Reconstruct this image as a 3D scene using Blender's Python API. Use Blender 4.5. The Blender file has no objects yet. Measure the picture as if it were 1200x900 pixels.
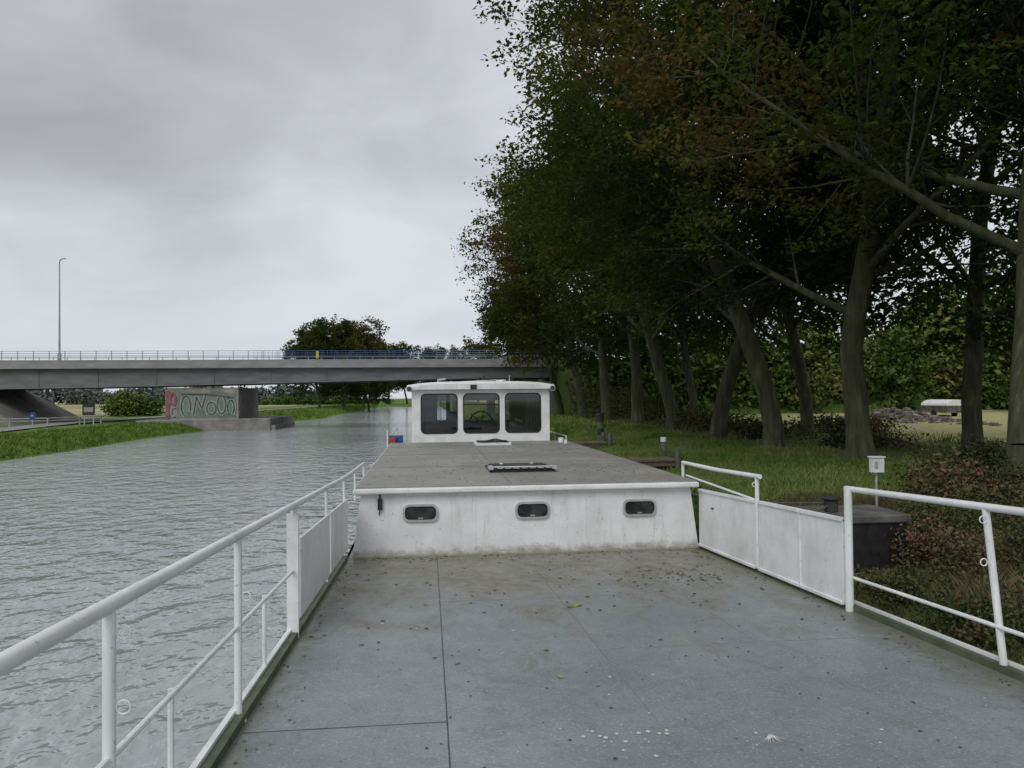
import bpy, math, random
import numpy as np
from mathutils import Vector
R=math.radians
scene=bpy.context.scene
scene.view_settings.view_transform='Standard'
scene.view_settings.look='None'
scene.view_settings.exposure=0
COL=scene.collection

# ---------------------------------------------------------------- materials
def nmat(name):
    m=bpy.data.materials.new(name); m.use_nodes=True
    nt=m.node_tree; nt.nodes.clear()
    out=nt.nodes.new('ShaderNodeOutputMaterial')
    return m,nt,out
def N(nt,t,**kw):
    n=nt.nodes.new(t)
    for k,v in kw.items(): setattr(n,k,v)
    return n
def L(nt,a,b): nt.links.new(a,b)
def noise_tex(nt,vec,scale,detail=4,rough=.55,dist=0):
    n=N(nt,'ShaderNodeTexNoise'); n.inputs['Scale'].default_value=scale
    n.inputs['Detail'].default_value=detail; n.inputs['Roughness'].default_value=rough
    n.inputs['Distortion'].default_value=dist
    L(nt,vec,n.inputs['Vector']); return n.outputs['Fac']
def ramp(nt,fac,stops):
    r=N(nt,'ShaderNodeValToRGB'); e=r.color_ramp.elements
    while len(e)<len(stops): e.new(.5)
    for i,(p,c) in enumerate(stops):
        e[i].position=p; e[i].color=(c[0],c[1],c[2],1) if not isinstance(c,(int,float)) else (c,c,c,1)
    L(nt,fac,r.inputs['Fac']); return r.outputs['Color']
def mixc(nt,fac,a,b,bt='MIX'):
    m=N(nt,'ShaderNodeMix',data_type='RGBA',blend_type=bt)
    if isinstance(fac,(int,float)): m.inputs[0].default_value=fac
    else: L(nt,fac,m.inputs[0])
    for s,v in ((6,a),(7,b)):
        if isinstance(v,(tuple,list)): m.inputs[s].default_value=(v[0],v[1],v[2],1)
        else: L(nt,v,m.inputs[s])
    return m.outputs[2]
def mth(nt,op,a,b=None,c=None,clamp=False):
    m=N(nt,'ShaderNodeMath',operation=op,use_clamp=clamp)
    for i,v in enumerate((a,b,c)):
        if v is None: continue
        if isinstance(v,(int,float)): m.inputs[i].default_value=v
        else: L(nt,v,m.inputs[i])
    return m.outputs[0]
def mrange(nt,v,a,b,c=0,d=1,smooth=True):
    m=N(nt,'ShaderNodeMapRange'); m.interpolation_type='SMOOTHSTEP' if smooth else 'LINEAR'
    L(nt,v,m.inputs[0])
    for i,x in enumerate((a,b,c,d)): m.inputs[i+1].default_value=x
    return m.outputs[0]
def bump(nt,h,strength=.3,dist=.02):
    b=N(nt,'ShaderNodeBump'); b.inputs['Strength'].default_value=strength
    b.inputs['Distance'].default_value=dist; L(nt,h,b.inputs['Height']); return b.outputs[0]
def pos(nt):
    g=N(nt,'ShaderNodeNewGeometry'); return g.outputs['Position']
def sep(nt,v):
    s=N(nt,'ShaderNodeSeparateXYZ'); L(nt,v,s.inputs[0]); return s.outputs
def vscale(nt,v,s):
    m=N(nt,'ShaderNodeVectorMath',operation='MULTIPLY'); L(nt,v,m.inputs[0]); m.inputs[1].default_value=s; return m.outputs[0]
def bsdf(nt,out,color,rough=.6,normal=None,metal=0,spec=.5):
    p=N(nt,'ShaderNodeBsdfPrincipled')
    if isinstance(color,(tuple,list)): p.inputs['Base Color'].default_value=(color[0],color[1],color[2],1)
    else: L(nt,color,p.inputs['Base Color'])
    if isinstance(rough,(int,float)): p.inputs['Roughness'].default_value=rough
    else: L(nt,rough,p.inputs['Roughness'])
    p.inputs['Metallic'].default_value=metal
    p.inputs['Specular IOR Level'].default_value=spec
    if normal is not None: L(nt,normal,p.inputs['Normal'])
    L(nt,p.outputs[0],out.inputs['Surface']); return p
def pmat(name,c1,c2,scale=3,rough=.6,bs=.15,bd=.01,metal=0,spec=.4,stretch=(1,1,1)):
    m,nt,out=nmat(name); v=vscale(nt,pos(nt),stretch)
    f=noise_tex(nt,v,scale,4,.6); f2=noise_tex(nt,v,scale*9,2)
    c=ramp(nt,f,[(.35,c1),(.68,c2)])
    c=mixc(nt,mth(nt,'MULTIPLY',f2,.25),c,(c1[0]*.5,c1[1]*.5,c1[2]*.5))
    bsdf(nt,out,c,rough,bump(nt,f2,bs,bd),metal,spec); return m

m,nt,out=nmat('white_paint'); p_=pos(nt)
f=noise_tex(nt,p_,2.2,5,.65); fs=noise_tex(nt,vscale(nt,p_,(9,9,.9)),1.6,5,.7); ff=noise_tex(nt,p_,35,2)
c=ramp(nt,f,[(.3,(.60,.61,.60)),(.6,(.77,.78,.79))])
c=mixc(nt,mth(nt,'MULTIPLY',mrange(nt,fs,.55,.75),.42),c,(.42,.40,.33))
c=mixc(nt,mth(nt,'MULTIPLY',mrange(nt,ff,.66,.74),.5),c,(.25,.17,.1))
bsdf(nt,out,c,.42,None,0,.4); WHITE=m
m,nt,out=nmat('white_wall_paint'); p_=pos(nt)
f=noise_tex(nt,p_,1.7,5,.65); fs=noise_tex(nt,vscale(nt,p_,(7,7,.7)),1.6,6,.7); ff=noise_tex(nt,p_,28,2)
c=ramp(nt,f,[(.3,(.64,.65,.66)),(.6,(.79,.80,.82))])
c=mixc(nt,mth(nt,'MULTIPLY',mrange(nt,fs,.50,.78),.5),c,(.40,.39,.33))
c=mixc(nt,mth(nt,'MULTIPLY',mrange(nt,ff,.66,.74),.5),c,(.3,.2,.12))
zz=mth(nt,'ADD',sep(nt,p_)[2],mth(nt,'MULTIPLY',mth(nt,'SUBTRACT',noise_tex(nt,p_,6,5,.7),.5),.25))
c=mixc(nt,mth(nt,'MULTIPLY',mrange(nt,zz,1.47,1.33),.8),c,(.22,.20,.13))
bsdf(nt,out,c,.45,bump(nt,noise_tex(nt,p_,1.1,2),.4,.03),0,.35); WALLW=m

# deck
m,nt,out=nmat('deck_paint'); p_=pos(nt); s=sep(nt,p_)
f=noise_tex(nt,p_,1.1,6,.62); f2=noise_tex(nt,p_,9,4,.7); f3=noise_tex(nt,p_,60,2); f4=noise_tex(nt,vscale(nt,p_,(1,.5,1)),3.2,5,.7,.5)
c=ramp(nt,f,[(.3,(.185,.213,.228)),(.55,(.235,.266,.282)),(.75,(.30,.325,.335))])
c=mixc(nt,mth(nt,'MULTIPLY',mrange(nt,f2,.5,.72),.5),c,(.17,.178,.17))
c=mixc(nt,mth(nt,'MULTIPLY',mrange(nt,f4,.52,.68),.55),c,(.16,.168,.155))
c=mixc(nt,mth(nt,'MULTIPLY',mrange(nt,f3,.58,.70),.55),c,(.45,.47,.47))
c=mixc(nt,mth(nt,'MULTIPLY',mrange(nt,f3,.40,.30),.5),c,(.08,.085,.08))
yy=mth(nt,'ADD',s[1],mth(nt,'MULTIPLY',mth(nt,'SUBTRACT',f,.5),6))
yy=mth(nt,'ADD',yy,mth(nt,'MULTIPLY',mth(nt,'SUBTRACT',f4,.5),6))
alg=mrange(nt,yy,5.2,10.0)
c=mixc(nt,mth(nt,'MULTIPLY',alg,.88),c,ramp(nt,f2,[(.35,(.125,.116,.075)),(.65,(.25,.232,.175))]))
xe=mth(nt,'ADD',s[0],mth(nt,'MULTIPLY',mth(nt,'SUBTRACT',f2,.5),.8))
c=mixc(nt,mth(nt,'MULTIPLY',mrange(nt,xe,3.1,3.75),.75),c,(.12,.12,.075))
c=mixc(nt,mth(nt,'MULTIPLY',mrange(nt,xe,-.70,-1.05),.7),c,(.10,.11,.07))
rg=ramp(nt,f4,[(.3,.34),(.7,.58)])
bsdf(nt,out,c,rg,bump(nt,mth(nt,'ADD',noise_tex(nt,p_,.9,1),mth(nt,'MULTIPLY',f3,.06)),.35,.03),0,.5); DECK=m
m,nt,out=nmat('roof_coating'); p_=pos(nt)
f=noise_tex(nt,p_,.9,5,.65); f2=noise_tex(nt,p_,8,4,.7); f3=noise_tex(nt,p_,55,2)
c=ramp(nt,f,[(.3,(.20,.195,.175)),(.7,(.32,.312,.288))])
c=mixc(nt,mth(nt,'MULTIPLY',mrange(nt,f2,.45,.7),.55),c,(.14,.13,.095))
c=mixc(nt,mth(nt,'MULTIPLY',mrange(nt,f3,.58,.7),.4),c,(.4,.39,.36))
bsdf(nt,out,c,.58,bump(nt,f3,.3,.006),0,.4); ROOF=m
SEAM=pmat('deck_seam',(.16,.17,.17),(.22,.235,.24),6,.7)
SEAMD=pmat('deck_joint',(.06,.065,.06),(.14,.15,.14),6,.7)
GREEN=pmat('green_paint',(.06,.08,.045),(.12,.14,.09),5,.6)
HULL=pmat('hull_paint',(.03,.045,.04),(.05,.06,.055),2,.45)
CHROME=pmat('brushed_metal',(.62,.62,.62),(.75,.75,.75),8,.3,metal=.8)
BLACK=pmat('black_rubber',(.012,.012,.012),(.03,.03,.03),8,.5)
DARKIN=pmat('dark_interior',(.03,.03,.032),(.06,.06,.06),3,.7)
CURT=pmat('curtain_cloth',(.06,.065,.08),(.13,.14,.16),5,.9,stretch=(6,6,.3))
BLUE=pmat('blue_plastic',(.02,.05,.16),(.03,.07,.22),5,.5)
RED=pmat('red_plastic',(.35,.03,.03),(.5,.05,.04),5,.5)
YEL=pmat('yellow_paint',(.45,.36,.06),(.55,.45,.10),5,.5)
CONC=pmat('concrete',(.20,.195,.18),(.34,.33,.31),1.2,.85,.4,.02)
CONCM=pmat('slope_paving_stone',(.12,.115,.105),(.22,.215,.20),.8,.9,.4,.02)
CONCD=pmat('dark_concrete',(.07,.07,.065),(.17,.165,.15),2.5,.85,.5,.02)
BEAM=pmat('bridge_edge_beam',(.22,.225,.23),(.31,.315,.32),.6,.8,stretch=(1,1,3))
STEEL=pmat('bridge_girder_steel',(.12,.128,.134),(.19,.198,.205),.5,.6,stretch=(1,1,4))
RAILB=pmat('bridge_railing_paint',(.20,.25,.32),(.27,.33,.40),1,.5)
RAILB2=pmat('blue_railing_paint',(.04,.09,.20),(.06,.12,.26),1,.5)
GALV=pmat('galvanised_steel',(.35,.36,.37),(.5,.51,.52),3,.45,metal=.3)
WOOD=pmat('weathered_wood',(.10,.08,.055),(.2,.17,.13),3,.85,.5,.01,stretch=(1,6,6))
ASPH=pmat('path_asphalt',(.20,.20,.19),(.28,.28,.27),1,.9)
ROPE=pmat('rope_fibre',(.08,.08,.075),(.14,.13,.12),20,.9)
DROP=pmat('bird_dropping',(.5,.5,.48),(.75,.75,.73),30,.8)
GRAF_W=pmat('graffiti_white',(.20,.235,.215),(.34,.38,.355),2.5,.8)
GRAF_G=pmat('graffiti_green',(.13,.165,.15),(.21,.25,.225),1.2,.8)
GRAF_R=pmat('graffiti_red',(.22,.08,.085),(.33,.14,.14),2,.8)
GRAF_K=pmat('graffiti_black',(.05,.055,.05),(.10,.10,.10),2,.8)
m,nt,out=nmat('beech_bark'); tc=N(nt,'ShaderNodeTexCoord').outputs['Object']
f=noise_tex(nt,vscale(nt,tc,(3,3,.6)),1.6,4,.65)
c=ramp(nt,f,[(.3,(.036,.036,.022)),(.55,(.070,.075,.040)),(.75,(.14,.135,.10))])
bsdf(nt,out,c,.9,bump(nt,f,.7,.06),0,.15); BARK=m

def leafmat(name,cols,trans=.35,objrand=.25):
    m,nt,out=nmat(name)
    at=N(nt,'ShaderNodeAttribute'); at.attribute_name='tint'
    oi=N(nt,'ShaderNodeObjectInfo')
    x=mth(nt,'ADD',at.outputs['Fac'],mth(nt,'MULTIPLY',mth(nt,'SUBTRACT',oi.outputs['Random'],.5),objrand),clamp=True)
    c=ramp(nt,x,cols)
    d=N(nt,'ShaderNodeBsdfDiffuse'); L(nt,c,d.inputs['Color'])
    if trans<=0: L(nt,d.outputs[0],out.inputs['Surface']); return m
    t=N(nt,'ShaderNodeBsdfTranslucent'); L(nt,mixc(nt,.35,c,(.12,.15,.025)),t.inputs['Color'])
    mx=N(nt,'ShaderNodeMixShader'); mx.inputs[0].default_value=trans
    L(nt,d.outputs[0],mx.inputs[1]); L(nt,t.outputs[0],mx.inputs[2]); L(nt,mx.outputs[0],out.inputs['Surface'])
    return m
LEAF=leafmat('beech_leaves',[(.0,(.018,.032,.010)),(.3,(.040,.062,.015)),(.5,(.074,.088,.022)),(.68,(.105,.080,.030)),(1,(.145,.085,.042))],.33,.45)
LEAFG=leafmat('hedge_leaves',[(.0,(.045,.075,.022)),(.4,(.085,.13,.035)),(.75,(.14,.175,.055)),(1,(.19,.17,.07))],0)
LEAFS=leafmat('shrub_leaves',[(.0,(.035,.055,.02)),(.4,(.07,.09,.034)),(.7,(.13,.10,.06)),(1,(.17,.10,.065))],0)
LEAFF=leafmat('hazy_far_leaves',[(.0,(.10,.13,.12)),(.5,(.14,.165,.145)),(1,(.18,.19,.16))],0)  # pale grey-green: distance haze is mixed into this leaf colour
GRASS=leafmat('grass_blades',[(.0,(.06,.105,.024)),(.4,(.105,.165,.037)),(.75,(.17,.21,.065)),(1,(.25,.23,.11))],0)
GRASSL=leafmat('grass_blades_light',[(.0,(.07,.125,.025)),(.4,(.11,.19,.035)),(.75,(.17,.23,.06)),(1,(.25,.24,.10))],0)
WEED=leafmat('dry_weeds',[(.0,(.06,.065,.033)),(.4,(.11,.10,.055)),(.75,(.17,.135,.085)),(1,(.24,.19,.13))],0)

m,nt,out=nmat('window_glass')
g=N(nt,'ShaderNodeBsdfGlossy'); g.inputs['Roughness'].default_value=.03; g.inputs['Color'].default_value=(.9,.93,.95,1)
t=N(nt,'ShaderNodeBsdfTransparent'); t.inputs['Color'].default_value=(.6,.65,.66,1)
fr=N(nt,'ShaderNodeFresnel'); fr.inputs[0].default_value=1.5
mx=N(nt,'ShaderNodeMixShader'); L(nt,mth(nt,'ADD',fr.outputs[0],.04),mx.inputs[0])
L(nt,t.outputs[0],mx.inputs[1]); L(nt,g.outputs[0],mx.inputs[2]); L(nt,mx.outputs[0],out.inputs['Surface']); GLASS=m
m,nt,out=nmat('porthole_glass'); bsdf(nt,out,ramp(nt,noise_tex(nt,pos(nt),6,3),[(.4,(.01,.012,.012)),(.7,(.05,.055,.05))]),.08,None,0,.6); PGLASS=m

# water
m,nt,out=nmat('canal_water'); p_=pos(nt)
v=vscale(nt,p_,(1,.75,1))
a=noise_tex(nt,v,1.35,2,.5,.5); b=noise_tex(nt,v,4.6,2,.6,.4); c3=noise_tex(nt,p_,.12,1,.5)
h=mth(nt,'ADD',a,mth(nt,'MULTIPLY',b,.28))
h=mth(nt,'MULTIPLY',h,mrange(nt,c3,.3,.7,.75,1.15))
pw=bsdf(nt,out,ramp(nt,noise_tex(nt,p_,.25,2),[(.3,(.32,.345,.35)),(.7,(.36,.38,.385))]),.07,bump(nt,h,1.0,.24),0,.8)
pw.inputs['IOR'].default_value=1.42; WATER=m

# ground
def ground_mat(name,full=True):
    m,nt,out=nmat(name); p_=pos(nt); s=sep(nt,p_)
    f=noise_tex(nt,p_,.35,5,.65); f2=noise_tex(nt,p_,3.5,4,.7); f3=noise_tex(nt,vscale(nt,p_,(.4,1,1)),.02,3,.6)
    gr=ramp(nt,f2,[(.3,(.06,.10,.025)),(.55,(.105,.155,.038)),(.75,(.17,.20,.07))])
    gr=mixc(nt,mth(nt,'MULTIPLY',mrange(nt,f,.48,.72),.6),gr,(.16,.14,.07))
    c=gr
    if full:
        gl=ramp(nt,f2,[(.3,(.07,.12,.025)),(.55,(.12,.185,.04)),(.75,(.17,.22,.07))])
        c=mixc(nt,mrange(nt,s[0],-10,-16),gr,gl)
        lit=ramp(nt,f2,[(.3,(.055,.05,.025)),(.55,(.11,.088,.048)),(.75,(.19,.135,.075))])
        xn=mth(nt,'ADD',s[0],mth(nt,'MULTIPLY',mth(nt,'SUBTRACT',f,.5),14))
        litf=mth(nt,'MULTIPLY',mrange(nt,xn,9,13),mrange(nt,xn,23,19))
        c=mixc(nt,mth(nt,'MULTIPLY',litf,.6),c,lit)
        dry_sunlit=ramp(nt,f2,[(.3,(.25,.26,.11)),(.7,(.42,.39,.20))])  # tan dry grass of the field, colour lightened to carry the sun on it
        c=mixc(nt,mth(nt,'MULTIPLY',mrange(nt,xn,20,25),mrange(nt,xn,62,50)),c,dry_sunlit)
        tan=ramp(nt,f3,[(.42,(.36,.31,.19)),(.5,(.16,.21,.07)),(.58,(.38,.33,.22))])
        c=mixc(nt,mrange(nt,xn,-44,-50),c,tan)
        mud=mth(nt,'MULTIPLY',mrange(nt,s[2],.9,.2),mrange(nt,s[0],3,4))
        c=mixc(nt,mth(nt,'MULTIPLY',mud,.85),c,ramp(nt,f2,[(.3,(.045,.04,.028)),(.7,(.13,.105,.07))]))
    bsdf(nt,out,c,.95,bump(nt,f2,.8,.08),0,.1); return m
GROUND=ground_mat('grass_ground'); GROUNDE=ground_mat('embankment_grass',False)
RUB=pmat('rubble_stone',(.14,.13,.11),(.34,.31,.27),1.5,.9,.6,.05)

# ---------------------------------------------------------------- mesh builder
class MB:
    def __init__(s): s.v=[];s.f=[];s.m=[]
    def box(s,x0,x1,y0,y1,z0,z1,m=0):
        s.hexa([(x0,y0,z0),(x1,y0,z0),(x1,y1,z0),(x0,y1,z0),(x0,y0,z1),(x1,y0,z1),(x1,y1,z1),(x0,y1,z1)],m)
    def hexa(s,p,m=0):
        b=len(s.v); s.v+=list(p)
        for q in ((3,2,1,0),(4,5,6,7),(0,1,5,4),(1,2,6,5),(2,3,7,6),(3,0,4,7)):
            s.f.append([b+i for i in q]); s.m.append(m)
    def poly(s,p,m=0):
        b=len(s.v); s.v+=list(p); s.f.append(list(range(b,b+len(p)))); s.m.append(m)
    def tube(s,pts,r,n=8,m=0,caps=True):
        pts=[Vector(p) for p in pts]
        if isinstance(r,(int,float)): r=[r]*len(pts)
        b=len(s.v); u=None
        for i,p in enumerate(pts):
            d=(pts[min(i+1,len(pts)-1)]-pts[max(i-1,0)])
            d=d.normalized() if d.length>1e-9 else Vector((0,0,1))
            if u is None:
                u=d.cross(Vector((0,0,1)))
                if u.length<.1: u=d.cross(Vector((0,1,0)))
            u=(u-d*u.dot(d))
            if u.length<1e-4: u=d.orthogonal()
            u=u.normalized(); w=d.cross(u)
            for k in range(n):
                a=2*math.pi*k/n
                s.v.append(tuple(p+(u*math.cos(a)+w*math.sin(a))*r[i]))
        for i in range(len(pts)-1):
            for k in range(n):
                k2=(k+1)%n
                s.f.append([b+i*n+k,b+i*n+k2,b+(i+1)*n+k2,b+(i+1)*n+k]); s.m.append(m)
        if caps:
            s.f.append([b+k for k in range(n)][::-1]); s.m.append(m)
            e=b+(len(pts)-1)*n
            s.f.append([e+k for k in range(n)]); s.m.append(m)
    def ringxz(s,o,i,y0,y1,m=0):
        n=len(o); b=len(s.v)
        for y in (y0,y1):
            for lst in (o,i): s.v+=[(p[0],y,p[1]) for p in lst]
        O0,I0,O1,I1=b,b+n,b+2*n,b+3*n
        for k in range(n):
            q=(k+1)%n
            for f in ([O0+k,O0+q,I0+q,I0+k],[O1+q,O1+k,I1+k,I1+q],[O0+q,O0+k,O1+k,O1+q],[I0+k,I0+q,I1+q,I1+k]):
                s.f.append(f); s.m.append(m)
    def ring(s,c,r,t,axis='y',n=14,m=0):
        pts=[]
        for k in range(n+1):
            a=2*math.pi*k/n
            if axis=='y': pts.append((c[0]+r*math.cos(a),c[1],c[2]+r*math.sin(a)))
            elif axis=='x': pts.append((c[0],c[1]+r*math.cos(a),c[2]+r*math.sin(a)))
            else: pts.append((c[0]+r*math.cos(a),c[1]+r*math.sin(a),c[2]))
        s.tube(pts,t,6,m,False)
    def finish(s,name,mats,parent=None,smooth=False,bevel=0,auto=None):
        me=bpy.data.meshes.new(name); me.from_pydata([tuple(p) for p in s.v],[],s.f)
        for mt in (mats if isinstance(mats,(list,tuple)) else [mats]): me.materials.append(mt)
        me.polygons.foreach_set('material_index',s.m)
        if smooth: me.polygons.foreach_set('use_smooth',[True]*len(s.f))
        me.validate(); me.update()
        o=bpy.data.objects.new(name,me); COL.objects.link(o)
        if parent: o.parent=parent
        if bevel:
            b=o.modifiers.new('bevel','BEVEL'); b.width=bevel; b.segments=2; b.limit_method='ANGLE'; b.angle_limit=R(40)
        if smooth:
            try: me.set_sharp_from_angle(angle=R(40))
            except Exception: pass
        return o
def rr(cx,cz,w,h,r,k=6):
    pts=[]
    for (sx,sz,a0) in ((1,1,0),(-1,1,90),(-1,-1,180),(1,-1,270)):
        for i in range(k+1):
            a=R(a0+90*i/k)
            pts.append((cx+sx*(w/2-r)+r*math.cos(a),cz+sz*(h/2-r)+r*math.sin(a)))
    return pts
def empty(name,loc=(0,0,0)):
    e=bpy.data.objects.new(name,None); e.location=loc; COL.objects.link(e); return e

CAMZ=3.4
# ---------------------------------------------------------------- terrain
def sstep(a,b,x):
    t=np.clip((x-a)/(b-a),0,1); return t*t*(3-2*t)
def ground_z(x,y):
    x=np.asarray(x,float); y=np.asarray(y,float)
    sh=6.0*sstep(102,135,y)+.5*np.sin(y*.07)+.25*np.sin(y*.23+1)
    left=np.interp(x-sh,[-60,-30,-26.2,-24.6,-23.3,-21.5],[.95,.95,.8,.45,-.25,-1.5])
    rsh=.25*np.sin(y*.31)+.2*np.sin(y*.83+2)
    right=np.interp(x-rsh,[3.9,4.7,5.4,6.3,8,12,24,60],[-1.5,-.5,.25,.75,1.15,1.4,1.25,1.6])
    z=np.where(x<-8,left,np.where(x>2,right,-1.5))
    z=z+(.8+1.5)*sstep(285,300,y)*((x>-25)&(x<5))*(z<.2)*1.0
    bmp=.07*np.sin(x*1.3+y*.7)*np.sin(y*.9-x*.4)+.05*np.sin(x*2.9+1)*np.sin(y*2.3)
    return z+bmp*(z>.3)
def axis(segs):
    a=[]
    for s0,s1,d in segs: a+=list(np.arange(s0,s1,d))
    return np.array(a+[segs[-1][1]])
xs=axis([(-2500,-300,200),(-300,-80,20),(-80,-32,4),(-32,-12,.5),(-12,2,6),(2,16,.4),(16,40,2),(40,100,10),(100,400,50),(400,2500,300)])
ys=axis([(-300,-20,20),(-20,0,2),(0,50,.6),(50,130,2),(130,320,6),(320,800,60),(800,3000,400)])
X,Y=np.meshgrid(xs,ys); Z=ground_z(X,Y)
nx,ny=len(xs),len(ys)
vs=np.stack([X.ravel(),Y.ravel(),Z.ravel()],1)
idx=np.arange(nx*ny).reshape(ny,nx)
fs=np.stack([idx[:-1,:-1].ravel(),idx[:-1,1:].ravel(),idx[1:,1:].ravel(),idx[1:,:-1].ravel()],1)
def np_mesh(name,v,f,mats,mi=None,tint=None,smooth=False):
    me=bpy.data.meshes.new(name); n=len(v); k=f.shape[1]; nf=len(f)
    me.vertices.add(n); me.vertices.foreach_set('co',np.ascontiguousarray(v,dtype=np.float32).ravel())
    me.loops.add(nf*k); me.loops.foreach_set('vertex_index',np.ascontiguousarray(f,dtype=np.int32).ravel())
    me.polygons.add(nf); me.polygons.foreach_set('loop_start',np.arange(0,nf*k,k,dtype=np.int32))
    try: me.polygons.foreach_set('loop_total',np.full(nf,k,dtype=np.int32))
    except Exception: pass
    for mt in mats: me.materials.append(mt)
    if mi is not None: me.polygons.foreach_set('material_index',np.asarray(mi,dtype=np.int32))
    if smooth is not False:
        sm=np.ones(nf,bool) if smooth is True else smooth
        me.polygons.foreach_set('use_smooth',sm)
    me.update(calc_edges=True)
    if tint is not None:
        a=me.attributes.new('tint','FLOAT','FACE'); a.data.foreach_set('value',np.asarray(tint,dtype=np.float32))
    return me
def link(name,me,loc=(0,0,0),rot=(0,0,0),sc=1,parent=None):
    o=bpy.data.objects.new(name,me); o.location=loc; o.rotation_euler=rot
    o.scale=(sc,sc,sc) if isinstance(sc,(int,float)) else sc
    COL.objects.link(o)
    if parent: o.parent=parent
    return o
link('ground',np_mesh('ground',vs,fs,[GROUND],smooth=True))
mb=MB(); mb.poly([(-30,-280,0),(9,-280,0),(9,300,0),(-30,300,0)]); mb.finish('water',WATER)
mb=MB()
py=[20,40,60,75,85,110,160,260]; px=[-31.5,-32,-33.5,-36,-37.5,-37,-34,-33]
for i in range(len(py)-1):
    mb.poly([(px[i]-1.5,py[i],1.07),(px[i]+1.5,py[i],1.07),(px[i+1]+1.5,py[i+1],1.07),(px[i+1]-1.5,py[i+1],1.07)])
mb.finish('path',ASPH)

# ---------------------------------------------------------------- barge
barge=empty('barge')
def dz(y): return 1.8-.046*min(y,10.2)
def deckline(y):
    hw=2.40
    if y<2: hw=2.40-(2-y)**2*.035
    if y>25: hw=2.40-(y-25)**2*.12
    return 1.33-hw,1.33+hw
mb=MB(); secs=[-5.5,-5,-4,-3,-2,-1,0,1,2,4,6,8,10.2,14,18,22,25,26,27,28,29]
ring=[]
for y in secs:
    l,r=deckline(y); z=dz(y)-.03
    ring.append([(l,y,z),(l+.0,y,z-.6),(l+.15,y,-.5),(r-.15,y,-.5),(r,y,z-.6),(r,y,z)])
for a,b in zip(ring[:-1],ring[1:]):
    for k in range(5): mb.poly([a[k],b[k],b[k+1],a[k+1]])
mb.poly(ring[0]); mb.poly(ring[-1])
mb.finish('hull',HULL,barge)
mb=MB()
for a,b in zip(secs[:-1],secs[1:]):
    la,ra=deckline(a); lb,rb=deckline(b)
    mb.poly([(la+.05,a,dz(a)),(ra-.05,a,dz(a)),(rb-.05,b,dz(b)),(lb+.05,b,dz(b))])
mb.finish('deck',DECK,barge)
mb=MB()
def seam(x0,y0,x1,y1,w=.006,m=0,drop=.0):
    mb.tube([(x0,y0,dz(y0)+.001-drop),(x1,y1,dz(y1)+.001-drop)],w,6,m)
seam(.09,1,.12,10.15,.004,1); seam(1.25,2,1.25,10.15,.003,0,.001); seam(2.45,5.6,2.45,10.15,.003,0,.001)
seam(-1,4.33,.1,4.33,.003,1); seam(.1,7.4,2.45,7.42,.003,0,.001); seam(1.25,5.6,3.6,5.6,.003,0,.001)
mb.finish('deck_seams',[SEAM,SEAMD],barge)
mb=MB()
for side in (0,1):
    ys_=[-4,-2,0,2,4.4,6.4,8.3,10.2]
    for a,b in zip(ys_[:-1],ys_[1:]):
        la=deckline(a)[side]; lb=deckline(b)[side]; s_=-1 if side==0 else 1
        for (o0,o1,h0,h1,mi) in ((-.05,.0,-.03,.05,1),(.002,.035,-.10,.07,0)):
            mb.hexa([(la+s_*o0,a,dz(a)+h0),(la+s_*o1,a,dz(a)+h0),(lb+s_*o1,b,dz(b)+h0),(lb+s_*o0,b,dz(b)+h0),
                     (la+s_*o0,a,dz(a)+h1),(la+s_*o1,a,dz(a)+h1),(lb+s_*o1,b,dz(b)+h1),(lb+s_*o0,b,dz(b)+h1)],mi)
mb.finish('edge_coaming',[WHITE,GREEN],barge)
XL=-1.06; XR=3.66
mb=MB()
def rz(y,h=1.04): return dz(y)+h if y<=10.2 else dz(10.2)+h-.025*(y-10.2)
pts=[(deckline(y)[0]-.0+.01 if y<2 else XL,y,rz(y)) for y in (-3,-1,0,1,2,4,6,8,10.2,13.2)]
mb.tube(pts,.027,12)
mb.tube([(XL,1.2,rz(1.2,.53)),(XL,6.3,rz(6.3,.53))],.013,8)
for y in (.9,2.73,4.5,6.33): mb.tube([(XL,y,dz(y)-.0),(XL+.0,y,rz(y))],.022,10)
for y in (8.35,10.1): mb.tube([(XL,y,dz(y)),(XL,y,rz(y))],.016,8)
for y in (11.6,13.2): mb.tube([(XL,y,1.9),(XL,y,rz(y))],.016,8)
for y in (3.45,5.35): mb.tube([(XL-.03,y,dz(y)-.0),(XL-.03,y,rz(y,.53))],.014,8)
mb.tube([(XL,13.2,rz(13.2)),(XL+.05,13.8,2.2),(XL+.1,15.2,2.15)],.018,8)
for y in (2.73,4.5,6.33):
    for h in (.95,.70): mb.ring((XL+.046,y+.0,dz(y)+h),.023,.0035,'y')
mb.box(XL-.045,XL+.045,6.27,6.30,dz(6.3),dz(6.3)+.98)
for y in (2.73,4.5): mb.tube([(XL,y,dz(y)),(XL,y,dz(y)+.015)],.045,10)
mb.finish('railing_left',WHITE,barge,True)
mb=MB()
mb.tube([(XR+.03,y,rz(y,1.06)) for y in (-1,1,3,4.3,6.5)],.026,12)
mb.tube([(XR+.03,y,rz(y,.29)) for y in (-1,3,6.4)],.015,8)
for y in (1.2,3.0): mb.tube([(XR+.03,y,dz(y)),(XR+.03,y,rz(y,1.06))],.026,10)
mb.tube([(XR+.05,4.66,dz(4.7)),(XR+.03,4.78,rz(4.7,1.06))],.024,10)
mb.tube([(XR,6.42,dz(6.4)),(XR,6.42,rz(6.4,1.08))],.034,12)
for h in (.98,.70): mb.ring((XR-.02,4.74,dz(4.7)+h),.024,.004,'y')
mb.tube([(XR,8.3,rz(8.3,.05)),(XR,8.3,rz(8.3,1.07))],.024,10)
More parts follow.
